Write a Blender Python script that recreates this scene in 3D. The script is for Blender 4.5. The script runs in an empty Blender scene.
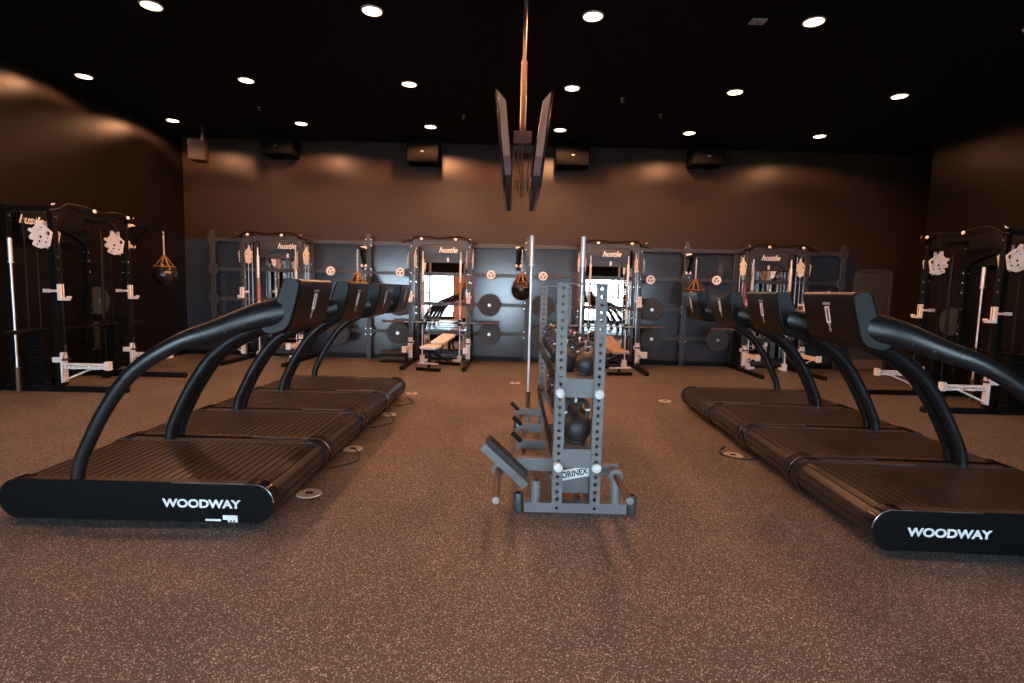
import bpy, bmesh, math, random
from mathutils import Vector, Matrix
from mathutils.geometry import tessellate_polygon
random.seed(7)
S = bpy.context.scene
COL = S.collection
PI = math.pi

# ------------------------------------------------------------------ camera
cd = bpy.data.cameras.new('camera')
cam = bpy.data.objects.new('camera', cd)
COL.objects.link(cam)
cd.sensor_width = 36.0
cd.lens = 540.0 / 1024.0 * 36.0
cd.clip_start = 0.05
cam.matrix_world = (Matrix.Translation((0, 0, 1.49)) @ Matrix.Rotation(PI / 2 - math.atan(51 / 540.0), 4, 'X')
                    @ Matrix.Rotation(math.radians(1.4), 4, 'Z'))
S.camera = cam

# ------------------------------------------------------------------ daylight, exposure
w = bpy.data.worlds.new('daylight')
S.world = w
w.use_nodes = True
bgn = w.node_tree.nodes['Background']
bgn.inputs[0].default_value = (0.64, 0.82, 1.0, 1)
bgn.inputs[1].default_value = 24.0
S.view_settings.view_transform = 'Standard'
S.view_settings.look = 'None'
S.view_settings.exposure = 0.0
S.view_settings.gamma = 1.0
S.view_settings.use_curve_mapping = False
LAMP_W = 330.0
ZONE = (0.5, 0.55, 1.1, 1.05, 0.55, 0.35)    # dimming of the six lamp columns
LAMP_COL = (1.0, 0.44, 0.21)

def portal(x0, x1, z0, z1, y):
    l = bpy.data.lights.new('window_portal', 'AREA')
    l.shape = 'RECTANGLE'
    l.size = x1 - x0
    l.size_y = z1 - z0
    l.cycles.is_portal = True
    o = bpy.data.objects.new('window_portal', l)
    COL.objects.link(o)
    o.location = ((x0 + x1) / 2, y, (z0 + z1) / 2)
    o.rotation_euler = (PI / 2, 0, 0)          # shines towards +y
    o.rotation_euler = (-PI / 2, 0, 0) if False else (PI / 2, 0, PI)
WIN = [(-6.65, -2.80), (-1.30, 0.90), (3.0, 5.6)]
WZ0, WZ1, WY = 0.12, 2.25, -3.2
for a, b in WIN:
    portal(a, b, WZ0, WZ1, WY - 0.12)

# ------------------------------------------------------------------ materials
def mat(name, col, rough=0.5, metal=0.0, spec=0.5, var=0.0, vscale=30.0, bump=0.0, bscale=200.0, emit=None, estr=0.0, coat=0.0):
    m = bpy.data.materials.new(name)
    m.use_nodes = True
    nt = m.node_tree
    b = nt.nodes['Principled BSDF']
    b.inputs['Base Color'].default_value = (*col, 1)
    b.inputs['Roughness'].default_value = rough
    b.inputs['Metallic'].default_value = metal
    b.inputs['Specular IOR Level'].default_value = spec
    b.inputs['Coat Weight'].default_value = coat
    if emit:
        b.inputs['Emission Color'].default_value = (*emit, 1)
        b.inputs['Emission Strength'].default_value = estr
    tc = nt.nodes.new('ShaderNodeTexCoord')
    if var > 0:
        n = nt.nodes.new('ShaderNodeTexNoise')
        n.inputs['Scale'].default_value = vscale
        n.inputs['Detail'].default_value = 4
        nt.links.new(tc.outputs['Object'], n.inputs['Vector'])
        mx = nt.nodes.new('ShaderNodeMix')
        mx.data_type = 'RGBA'
        mx.inputs['A'].default_value = (*[c * (1 - var) for c in col], 1)
        mx.inputs['B'].default_value = (*[min(1, c * (1 + var)) for c in col], 1)
        nt.links.new(n.outputs['Fac'], mx.inputs['Factor'])
        nt.links.new(mx.outputs['Result'], b.inputs['Base Color'])
    if bump > 0:
        n2 = nt.nodes.new('ShaderNodeTexNoise')
        n2.inputs['Scale'].default_value = bscale
        nt.links.new(tc.outputs['Object'], n2.inputs['Vector'])
        bp = nt.nodes.new('ShaderNodeBump')
        bp.inputs['Strength'].default_value = bump
        bp.inputs['Distance'].default_value = 0.002
        nt.links.new(n2.outputs['Fac'], bp.inputs['Height'])
        nt.links.new(bp.outputs['Normal'], b.inputs['Normal'])
    return m

def floor_mat():
    m = bpy.data.materials.new('speckled_rubber')
    m.use_nodes = True
    nt = m.node_tree
    b = nt.nodes['Principled BSDF']
    b.inputs['Roughness'].default_value = 0.55
    b.inputs['Specular IOR Level'].default_value = 0.35
    tc = nt.nodes.new('ShaderNodeTexCoord')
    v = nt.nodes.new('ShaderNodeTexVoronoi')
    v.inputs['Scale'].default_value = 210
    nt.links.new(tc.outputs['Object'], v.inputs['Vector'])
    sep = nt.nodes.new('ShaderNodeSeparateColor')
    nt.links.new(v.outputs['Color'], sep.inputs['Color'])
    r = nt.nodes.new('ShaderNodeValToRGB')
    r.color_ramp.interpolation = 'LINEAR'
    e = r.color_ramp.elements
    e[0].position = 0.0
    e[0].color = (0.066, 0.052, 0.046, 1)
    e[1].position = 1.0
    e[1].color = (0.72, 0.63, 0.54, 1)
    a = e.new(0.70); a.color = (0.11, 0.088, 0.079, 1)
    a = e.new(0.88); a.color = (0.235, 0.195, 0.175, 1)
    nt.links.new(sep.outputs['Red'], r.inputs['Fac'])
    n = nt.nodes.new('ShaderNodeTexNoise')
    n.inputs['Scale'].default_value = 1.3
    n.inputs['Detail'].default_value = 5
    nt.links.new(tc.outputs['Object'], n.inputs['Vector'])
    mr = nt.nodes.new('ShaderNodeMapRange')
    mr.inputs['From Min'].default_value = 0.3
    mr.inputs['From Max'].default_value = 0.7
    mr.inputs['To Min'].default_value = 0.85
    mr.inputs['To Max'].default_value = 1.15
    nt.links.new(n.outputs['Fac'], mr.inputs['Value'])
    mx = nt.nodes.new('ShaderNodeMix')
    mx.data_type = 'RGBA'
    mx.blend_type = 'MULTIPLY'
    mx.inputs['Factor'].default_value = 1.0
    nt.links.new(r.outputs['Color'], mx.inputs['A'])
    nt.links.new(mr.outputs['Result'], mx.inputs['B'])
    nt.links.new(mx.outputs['Result'], b.inputs['Base Color'])
    return m

def glass_mat():
    m = bpy.data.materials.new('window_glass')
    m.use_nodes = True
    nt = m.node_tree
    out = nt.nodes['Material Output']
    t = nt.nodes.new('ShaderNodeBsdfTransparent')
    t.inputs[0].default_value = (0.96, 0.98, 0.98, 1)
    g = nt.nodes.new('ShaderNodeBsdfGlossy')
    g.inputs['Roughness'].default_value = 0.02
    mx = nt.nodes.new('ShaderNodeMixShader')
    mx.inputs[0].default_value = 0.06
    nt.links.new(t.outputs[0], mx.inputs[1])
    nt.links.new(g.outputs[0], mx.inputs[2])
    nt.links.new(mx.outputs[0], out.inputs[0])
    return m

M = dict(
    floor=floor_mat(), glass=glass_mat(),
    ceil=mat('ceiling_black_paint', (0.006, 0.005, 0.005), 0.9, spec=0.1),
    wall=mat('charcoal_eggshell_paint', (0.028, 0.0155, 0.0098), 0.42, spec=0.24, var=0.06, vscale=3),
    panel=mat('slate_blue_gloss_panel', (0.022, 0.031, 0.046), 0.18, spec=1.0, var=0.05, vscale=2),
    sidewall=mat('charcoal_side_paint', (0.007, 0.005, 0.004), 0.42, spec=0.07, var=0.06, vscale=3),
    brick=mat('red_brick_pier', (0.50, 0.25, 0.18), 0.8, var=0.25, vscale=12),
    pave=mat('pavement_concrete', (0.45, 0.44, 0.42), 0.9, var=0.1, vscale=2),
    black=mat('black_powder_coat', (0.003, 0.003, 0.0032), 0.42, spec=0.2, bump=0.15, bscale=900),
    rack=mat('gunmetal_powder_coat', (0.038, 0.041, 0.048), 0.36, spec=0.5, bump=0.12, bscale=900),
    steel=mat('blue_grey_powder_coat', (0.165, 0.157, 0.158), 0.40, spec=0.5, bump=0.12, bscale=900),
    white=mat('white_powder_coat', (0.80, 0.77, 0.75), 0.4, spec=0.5),
    chrome=mat('chrome_bar', (0.82, 0.82, 0.82), 0.30, metal=0.55),
    satin=mat('satin_steel', (0.55, 0.55, 0.56), 0.32, metal=1.0),
    bolt=mat('zinc_bolt', (0.80, 0.79, 0.76), 0.25, metal=1.0),
    rubber=mat('black_rubber', (0.018, 0.018, 0.020), 0.6, var=0.2, vscale=40),
    plate=mat('bumper_rubber', (0.028, 0.029, 0.033), 0.5, spec=0.4, var=0.15, vscale=30),
    red=mat('red_rubber', (0.42, 0.025, 0.03), 0.5),
    slat=mat('ribbed_slat_rubber', (0.028, 0.020, 0.017), 0.34, spec=0.55, var=0.2, vscale=25),
    deck=mat('textured_deck_strip', (0.040, 0.026, 0.021), 0.45, bump=0.5, bscale=400),
    shroud=mat('blue_black_side_plastic', (0.002, 0.0024, 0.003), 0.38, spec=0.12, bump=0.1, bscale=700),
    gloss=mat('gloss_black_plastic', (0.010, 0.009, 0.009), 0.16, spec=0.6),
    arm=mat('soft_black_arm_coating', (0.007, 0.0075, 0.0085), 0.33, spec=0.5),
    console=mat('black_console_plastic', (0.0025, 0.0022, 0.0021), 0.40, spec=0.22),
    letter=mat('white_lettering', (0.85, 0.84, 0.82), 0.5),
    sticker=mat('white_sticker', (0.85, 0.85, 0.83), 0.6),
    grey=mat('grey_print', (0.33, 0.33, 0.32), 0.5),
    screen=mat('black_screen_glass', (0.008, 0.008, 0.010), 0.08, spec=0.6),
    mirror=mat('mirror_silver', (0.88, 0.90, 0.91), 0.012, metal=1.0),
    iron=mat('kettlebell_iron', (0.030, 0.029, 0.031), 0.42, spec=0.5, bump=0.25, bscale=300),
    purple=mat('purple_band', (0.22, 0.07, 0.50), 0.4),
    yellow=mat('amber_band', (0.80, 0.36, 0.05), 0.4),
    pink=mat('pink_band', (0.75, 0.33, 0.33), 0.4),
    padw=mat('pale_grey_vinyl', (0.86, 0.88, 0.90), 0.4),
    padb=mat('brown_vinyl', (0.42, 0.28, 0.20), 0.42),
    leather=mat('black_gloss_vinyl', (0.010, 0.010, 0.011), 0.16, spec=0.6),
    gold=mat('amber_strap_webbing', (0.22, 0.10, 0.035), 0.3, spec=0.5),
    tv=mat('grey_brown_tv_case', (0.16, 0.11, 0.09), 0.5),
    pole=mat('bronze_brown_pole', (0.12, 0.07, 0.05), 0.4, metal=0.2),
    purplemount=mat('dark_plum_bracket', (0.075, 0.045, 0.05), 0.5),
    speaker=mat('dark_brown_cabinet', (0.075, 0.035, 0.018), 0.5),
    doorm=mat('grey_door_paint', (0.045, 0.046, 0.044), 0.5),
    tan=mat('tan_kickplate', (0.16, 0.12, 0.09), 0.5),
    matte=mat('matte_black_grille', (0.004, 0.0035, 0.003), 0.9, spec=0.1),
    socket=mat('pale_socket_metal', (0.62, 0.56, 0.50), 0.4, metal=0.2),
    lamp=mat('lamp_diffuser', (0.9, 0.8, 0.7), 0.5, emit=(1.0, 0.74, 0.45), estr=20.0),
    trimring=mat('white_trim_ring', (0.55, 0.45, 0.38), 0.5),
)

# ------------------------------------------------------------------ mesh building
def frame_of(t, ref=None):
    t = t.normalized()
    r = Vector(ref) if ref is not None else (Vector((0, 0, 1)) if abs(t.z) < 0.9 else Vector((0, 1, 0)))
    s = t.cross(r)
    s.normalize()
    n = s.cross(t).normalized()
    return s, n

class MB:
    def __init__(self):
        self.bm = bmesh.new()
        self.xf = Matrix.Identity(4)
    def v(self, p):
        return self.bm.verts.new(self.xf @ Vector(p))
    def f(self, vs, mi=0):
        try:
            fc = self.bm.faces.new(vs)
            fc.material_index = mi
            return fc
        except ValueError:
            return None
    def box(self, c, s, mi=0, rot=None):
        c = Vector(c)
        R = rot if rot is not None else Matrix.Identity(3)
        vs = [self.v(c + R @ Vector((sx * s[0] / 2, sy * s[1] / 2, sz * s[2] / 2)))
              for sx in (-1, 1) for sy in (-1, 1) for sz in (-1, 1)]
        for q in ((0, 1, 3, 2), (4, 6, 7, 5), (0, 4, 5, 1), (2, 3, 7, 6), (0, 2, 6, 4), (1, 5, 7, 3)):
            self.f([vs[i] for i in q], mi)
        return self
    def tube(self, pts, r, n=12, mi=0, ref=None, cap=True, closed=False):
        pts = [Vector(p) for p in pts]
        N = len(pts)
        rings = []
        for i, p in enumerate(pts):
            if closed:
                t = pts[(i + 1) % N] - pts[i - 1]
            else:
                t = pts[min(i + 1, N - 1)] - pts[max(i - 1, 0)]
            s, u = frame_of(t, ref)
            rr = r[i] if isinstance(r, list) else r
            a, b = rr if isinstance(rr, (list, tuple)) else (rr, rr)
            rings.append([self.v(p + s * (a * math.cos(2 * PI * k / n)) + u * (b * math.sin(2 * PI * k / n))) for k in range(n)])
        for i in range(N if closed else N - 1):
            A, B = rings[i], rings[(i + 1) % N]
            for k in range(n):
                self.f([A[k], A[(k + 1) % n], B[(k + 1) % n], B[k]], mi)
        if cap and not closed:
            self.f(rings[0][::-1], mi)
            self.f(rings[-1], mi)
        return self
    def cyl(self, p0, p1, r, n=16, mi=0, r2=None):
        return self.tube([p0, p1], [r, r if r2 is None else r2], n, mi)
    def lathe(self, prof, c=(0, 0, 0), n=24, mi=0, R=None):
        c = Vector(c)
        R = R if R is not None else Matrix.Identity(3)
        rings = []
        for (rad, z) in prof:
            if rad < 1e-6:
                rings.append([self.v(c + R @ Vector((0, 0, z)))])
            else:
                rings.append([self.v(c + R @ Vector((rad * math.cos(2 * PI * k / n), rad * math.sin(2 * PI * k / n), z))) for k in range(n)])
        for A, B in zip(rings, rings[1:]):
            for k in range(n):
                a0, a1 = A[k % len(A)], A[(k + 1) % n % len(A)]
                b0, b1 = B[k % len(B)], B[(k + 1) % n % len(B)]
                q = []
                for x in (a0, a1, b1, b0):
                    if x not in q:
                        q.append(x)
                if len(q) > 2:
                    self.f(q, mi)
        return self
    def sphere(self, c, r, mi=0, n=16, sc=(1, 1, 1)):
        pr = [(math.sin(PI * i / (n // 2)) * r, -math.cos(PI * i / (n // 2)) * r) for i in range(n // 2 + 1)]
        pr[0] = (0, -r)
        pr[-1] = (0, r)
        return self.lathe(pr, c, n, mi, Matrix.Diagonal(sc))
    def prism(self, poly, d0, d1, ax='y', holes=(), mi=0):
        """poly in the plane across ax: 'y' -> (x,z), 'x' -> (y,z), 'z' -> (x,y)"""
        def P(p, d):
            return {'y': (p[0], d, p[1]), 'x': (d, p[0], p[1]), 'z': (p[0], p[1], d)}[ax]
        loops = [list(poly)] + [list(h) for h in holes]
        flat = [p for l in loops for p in l]
        tris = tessellate_polygon([[Vector((p[0], p[1], 0)) for p in l] for l in loops])
        A = [self.v(P(p, d0)) for p in flat]
        B = [self.v(P(p, d1)) for p in flat]
        for t in tris:
            self.f([A[i] for i in t], mi)
            self.f([B[i] for i in reversed(t)], mi)
        o = 0
        for l in loops:
            n = len(l)
            for i in range(n):
                self.f([A[o + i], A[o + (i + 1) % n], B[o + (i + 1) % n], B[o + i]], mi)
            o += n
        return self
    def perf(self, L, wd, dp, pitch=0.05, r=0.0125, z0=None, mi=0):
        """perforated bar: runs along local z from 0 to L, holes go through along y"""
        n = max(1, int(round(L / pitch)))
        st = L / n
        h, d = wd / 2, dp / 2
        rows = []
        for i in range(n + 1):
            z = i * st
            rows.append([(self.v((-h, y, z)), self.v((0, y, z)), self.v((h, y, z))) for y in (-d, d)])
        for i in range(n):
            zc = (i + 0.5) * st
            O = []
            for k, y in enumerate((-d, d)):
                b, t = rows[i][k], rows[i + 1][k]
                ml, mr = self.v((-h, y, zc)), self.v((h, y, zc))
                outer = [mr, t[2], t[1], t[0], ml, b[0], b[1], b[2]]
                oc = [self.v((r * math.cos(a * PI / 4), y, zc + r * math.sin(a * PI / 4))) for a in range(8)]
                for a in range(8):
                    self.f([outer[a], outer[(a + 1) % 8], oc[(a + 1) % 8], oc[a]], mi)
                O.append((oc, ml, mr))
            for a in range(8):
                self.f([O[0][0][a], O[0][0][(a + 1) % 8], O[1][0][(a + 1) % 8], O[1][0][a]], mi)
            f0, k0 = rows[i], rows[i + 1]
            self.f([f0[0][0], O[0][1], O[1][1], f0[1][0]], mi)
            self.f([O[0][1], k0[0][0], k0[1][0], O[1][1]], mi)
            self.f([f0[0][2], O[0][2], O[1][2], f0[1][2]], mi)
            self.f([O[0][2], k0[0][2], k0[1][2], O[1][2]], mi)
        for row in (rows[0], rows[-1]):
            self.f([row[0][0], row[0][1], row[0][2], row[1][2], row[1][1], row[1][0]], mi)
        return self
    def build(self, name, mats, parent=None, bevel=0.0, ang=35, seg=2):
        bm = self.bm
        bmesh.ops.recalc_face_normals(bm, faces=bm.faces[:])
        me = bpy.data.meshes.new(name)
        bm.to_mesh(me)
        bm.free()
        for m in (mats if isinstance(mats, (list, tuple)) else [mats]):
            me.materials.append(m)
        me.polygons.foreach_set('use_smooth', [True] * len(me.polygons))
        me.set_sharp_from_angle(angle=math.radians(ang))
        o = bpy.data.objects.new(name, me)
        COL.objects.link(o)
        if parent is not None:
            o.parent = parent
        if bevel > 0:
            b = o.modifiers.new('edge', 'BEVEL')
            b.width = bevel
            b.segments = seg
            b.limit_method = 'ANGLE'
            b.angle_limit = math.radians(50)
        return o

def smooth(pts, k=6):
    pts = [Vector(p) for p in pts]
    out = []
    for i in range(len(pts) - 1):
        p0, p1, p2, p3 = pts[max(i - 1, 0)], pts[i], pts[i + 1], pts[min(i + 2, len(pts) - 1)]
        for j in range(k):
            t = j / k
            out.append(0.5 * ((2 * p1) + (p2 - p0) * t + (2 * p0 - 5 * p1 + 4 * p2 - p3) * t * t + (3 * p1 - p0 - 3 * p2 + p3) * t ** 3))
    out.append(pts[-1])
    return out

def tag(o, label, cat, group=None, kind=None):
    o['label'] = label
    o['category'] = cat
    if group:
        o['group'] = group
    if kind:
        o['kind'] = kind
    return o

def thing(name, label, cat, loc=(0, 0, 0), rz=0.0, group=None):
    o = bpy.data.objects.new(name, None)
    COL.objects.link(o)
    o.empty_display_size = 0.1
    o.location = loc
    o.rotation_euler = (0, 0, rz)
    return tag(o, label, cat, group)

def dup(root, loc, rz=0.0, label=None, group=None):
    def cp(o, par):
        c = o.copy()
        COL.objects.link(c)
        c.parent = par
        for ch in o.children:
            cp(ch, c)
        return c
    r = cp(root, None)
    r.location = loc
    r.rotation_euler = (0, 0, rz)
    if label:
        r['label'] = label
    if group:
        r['group'] = group
    return r

def struct(name, mb, m, bevel=0, parent=None):
    o = mb.build(name, m, parent, bevel)
    if parent is None:
        o['kind'] = 'structure'
    return o

def text(name, body, size, loc, rot, m, parent, sx=1.0, bold=0.0, shear=0.0, ext=0.002, spacing=1.0):
    c = bpy.data.curves.new(name, 'FONT')
    c.body = body
    c.size = size
    c.align_x = 'CENTER'
    c.align_y = 'CENTER'
    c.offset = bold
    c.extrude = ext
    c.shear = shear
    c.space_character = spacing
    c.materials.append(m)
    tmp = bpy.data.objects.new('lettering_outline', c)
    COL.objects.link(tmp)
    bpy.context.view_layer.update()
    me = bpy.data.meshes.new_from_object(tmp.evaluated_get(bpy.context.evaluated_depsgraph_get()))
    me.name = name
    bpy.data.objects.remove(tmp)
    bpy.data.curves.remove(c)
    o = bpy.data.objects.new(name, me)
    COL.objects.link(o)
    o.parent = parent
    o.location = loc
    o.rotation_euler = rot
    o.scale = (sx, 1, 1)
    return o

# ------------------------------------------------------------------ room
XL, XR, YB, YF, H = -6.81, 7.15, 11.3, WY, 4.43
XA = 8.7                     # far side of the alcove beyond the right wall
YA = 9.55
struct('floor', MB().box(((XL + XA) / 2, (YB + YF) / 2, -0.05), (XA - XL + 0.4, YB - YF + 0.4, 0.10)), M['floor'])
struct('ceiling', MB().box(((XL + XA) / 2, (YB + YF) / 2, H + 0.05), (XA - XL + 0.4, YB - YF + 0.4, 0.10)), M['ceil'])
struct('wall_back', MB().box(((XL + XA) / 2, YB + 0.1, H / 2), (XA - XL + 0.4, 0.2, H)), M['wall'])
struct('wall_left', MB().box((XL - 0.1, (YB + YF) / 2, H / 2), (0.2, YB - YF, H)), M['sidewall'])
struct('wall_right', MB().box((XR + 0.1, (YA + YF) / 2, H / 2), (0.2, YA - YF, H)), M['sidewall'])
struct('wall_alcove', MB().box((XA + 0.1, (YB + YA) / 2, H / 2), (0.2, YB - YA + 1.2, H))
       .box(((XA + XR) / 2 + 0.1, YA - 0.6 - 0.1, H / 2), (XA - XR, 0.2, H)), M['sidewall'])
fb = MB()
fy = YF - 0.1
edges = [XL] + [v for a, b in WIN for v in (a, b)] + [XR]
for i in range(0, len(edges), 2):
    if i == 2:
        continue
    fb.box(((edges[i] + edges[i + 1]) / 2, fy, H / 2), (edges[i + 1] - edges[i], 0.2, H))
for a, b in WIN:
    fb.box(((a + b) / 2, fy, (WZ1 + H) / 2), (b - a, 0.2, H - WZ1))
    fb.box(((a + b) / 2, fy, WZ0 / 2), (b - a, 0.2, WZ0))
fb.box(((edges[2] + edges[3]) / 2, fy, (WZ1 + H) / 2), (edges[3] - edges[2], 0.2, H - WZ1))
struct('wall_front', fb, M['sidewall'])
struct('wall_pier', MB().box(((edges[2] + edges[3]) / 2, fy + 0.02, WZ1 / 2), (edges[3] - edges[2], 0.24, WZ1)), M['brick'])
struct('pavement', MB().box((0, YF - 5.2, -0.08), (30, 10, 0.1)), M['pave'])
for i, (a, b) in enumerate(WIN):
    g = MB()
    n = 3
    for k in range(n + 1):
        x = a + (b - a) * k / n
        g.box((min(max(x, a + .03), b - .03), fy, (WZ0 + WZ1) / 2), (0.06, 0.08, WZ1 - WZ0))
    for z in (WZ0 + .03, 1.28, WZ1 - .03):
        g.box(((a + b) / 2, fy, z), (b - a, 0.07, 0.06))
    fr = struct('window_%d' % (i + 1), g, M['black'])
    p = MB().box(((a + b) / 2, fy, (WZ0 + WZ1) / 2), (b - a - .02, 0.006, WZ1 - WZ0 - .02)).build('glass_pane', M['glass'], fr)
struct('baseboard_back', MB().box(((XL + 7.05) / 2, YB - 0.008, 0.05), (7.05 - XL, 0.016, 0.10)), M['black'], 0.003)
struct('wall_panel', MB().box(((XL + 7.02) / 2, YB - 0.006, 1.25), (7.02 - XL, 0.012, 2.30)), M['panel'])
struct('baseboard_left', MB().box((XL + 0.008, (YB + YF) / 2, 0.05), (0.016, YB - YF - .1, 0.10)), M['black'], 0.003)
struct('baseboard_right', MB().box((XR - 0.008, (YA + YF) / 2, 0.05), (0.016, YA - YF - .1, 0.10)), M['black'], 0.003)
d = struct('door_1', MB().box((7.45, YB - 0.03, 1.02), (0.66, 0.05, 2.02)), M['doorm'], 0.004)
MB().box((7.45, YB - 0.058, 0.13), (0.62, 0.006, 0.20)).build('kickplate', M['tan'], d)
MB().cyl((7.2, YB - .055, 1.02), (7.2, YB - .11, 1.02), .014).cyl((7.2, YB - .105, 1.02), (7.31, YB - .105, 1.02), .011).build('handle', M['satin'], d)
struct('trim_1', MB().box((7.09, YB - 0.03, 1.05), (0.06, 0.07, 2.10)).box((7.81, YB - 0.03, 1.05), (0.06, 0.07, 2.10))
       .box((7.45, YB - 0.03, 2.07), (0.78, 0.07, 0.06)), M['doorm'], 0.004)

# ------------------------------------------------------------------ downlights
def make_downlight():
    t = thing('downlight', '', 'ceiling light')
    MB().lathe([(0.094, -0.002), (0.099, -0.014), (0.112, -0.012), (0.118, -0.001), (0.118, 0.0)], n=32).build('trim_ring', M['trimring'], t)
    MB().lathe([(0.0, -0.020), (0.05, -0.017), (0.094, -0.006), (0.094, 0.0), (0.0, 0.0)], n=32).build('lamp_lens', M['lamp'], t)
    return t
def photometry(l):
    """light distribution of the fitting: strong beam below, weak shoulder, bright rim, cut off near the horizontal"""
    l.use_nodes = True
    nt = l.node_tree
    em = nt.nodes['Emission']
    ge = nt.nodes.new('ShaderNodeNewGeometry')
    sx = nt.nodes.new('ShaderNodeSeparateXYZ')
    ab = nt.nodes.new('ShaderNodeMath')
    ab.operation = 'ABSOLUTE'
    rp = nt.nodes.new('ShaderNodeValToRGB')
    nt.links.new(ge.outputs['Incoming'], sx.inputs[0])
    nt.links.new(sx.outputs['Z'], ab.inputs[0])
    nt.links.new(ab.outputs[0], rp.inputs['Fac'])
    e = rp.color_ramp.elements
    e[0].position, e[1].position = 0.0, 1.0
    vals = [(0.0, 0.0), (0.15, 0.0), (0.23, 0.5), (0.30, 0.9), (0.40, 0.8), (0.50, 0.25), (0.60, 0.16), (0.72, 0.32), (0.85, 0.42), (1.0, 0.5)]
    while len(e) < len(vals):
        e.new(0.5)
    for el, (p, v) in zip(e, vals):
        el.position = p
        el.color = (v, v, v, 1)
    nt.links.new(rp.outputs['Color'], em.inputs['Strength'])
BEAMS = []
for zf in ZONE:
    l = bpy.data.lights.new('downlight_beam', 'SPOT')
    l.energy = LAMP_W * zf
    l.color = LAMP_COL
    l.spot_size = math.radians(170)
    l.spot_blend = 0.05
    l.shadow_soft_size = 0.05
    photometry(l)
    BEAMS.append([l])
def light_it(t, k):
    for l in BEAMS[k]:
        lo = bpy.data.objects.new('downlight_beam', l)
        COL.objects.link(lo)
        lo.parent = t
        lo.location = (0, 0, -0.07)
LX = [-6.29, -3.94, -1.58, 0.78, 3.14, 5.52]
ORD = ['first from the left', 'second from the left', 'third from the left', 'fourth from the left',
       'fifth from the left', 'sixth from the left']
dl0 = make_downlight()
first = True
for (y, rown, nm) in ((10.17, 0, 'row nearest the back wall'), (8.13, 1, 'middle row'), (6.07, 2, 'topmost visible row'),
                      (4.0, 3, 'out')):
    for k, x in enumerate(LX):
        if rown < 3:
            lab = 'glowing ceiling downlight, %s, in the %s' % (ORD[k], nm)
        else:
            lab = 'glowing round ceiling downlight over the near floor and windows'
        if rown == 2 and k == 0:
            lab = 'glowing round ceiling downlight over the near floor and windows'
        if first:
            dl0.location = (x, y, H)
            dl0['label'] = lab
            dl0['group'] = 'recessed ceiling downlights'
            first = False
            done = [(dl0, k)]
        else:
            done.append((dup(dl0, (x, y, H), 0, lab, 'recessed ceiling downlights'), k))
for o, k in done:
    light_it(o, k)

# ------------------------------------------------------------------ treadmills
def stadium(hx, r, zc, n=14, off=0.0):
    R = r + off
    p = []
    for i in range(n + 1):
        a = -PI / 2 + PI * i / n
        p.append((hx + R * math.cos(a), zc + R * math.sin(a)))
    for i in range(n + 1):
        a = PI / 2 + PI * i / n
        p.append((-hx + R * math.cos(a), zc + R * math.sin(a)))
    return p
ZC, HX = 0.148, 0.720

def belt_poly():
    r = 0.112
    per = 4 * HX + 2 * PI * r
    n = 62
    st = per / n
    def pt(s, off):
        s %= per
        R = r + off
        if s < 2 * HX:
            return (-HX + s, ZC + R)
        s -= 2 * HX
        if s < PI * r:
            a = PI / 2 - s / r
            return (HX + R * math.cos(a), ZC + R * math.sin(a))
        s -= PI * r
        if s < 2 * HX:
            return (HX - s, ZC - R)
        s -= 2 * HX
        a = -PI / 2 - s / r
        return (-HX + R * math.cos(a), ZC + R * math.sin(a))
    P = []
    for i in range(n):
        s = i * st
        P += [pt(s + 0.004, -0.010), pt(s + 0.0055, 0.0), pt(s + st / 2, 0.001), pt(s + st - 0.0055, 0.0), pt(s + st - 0.004, -0.010)]
    return P

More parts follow.
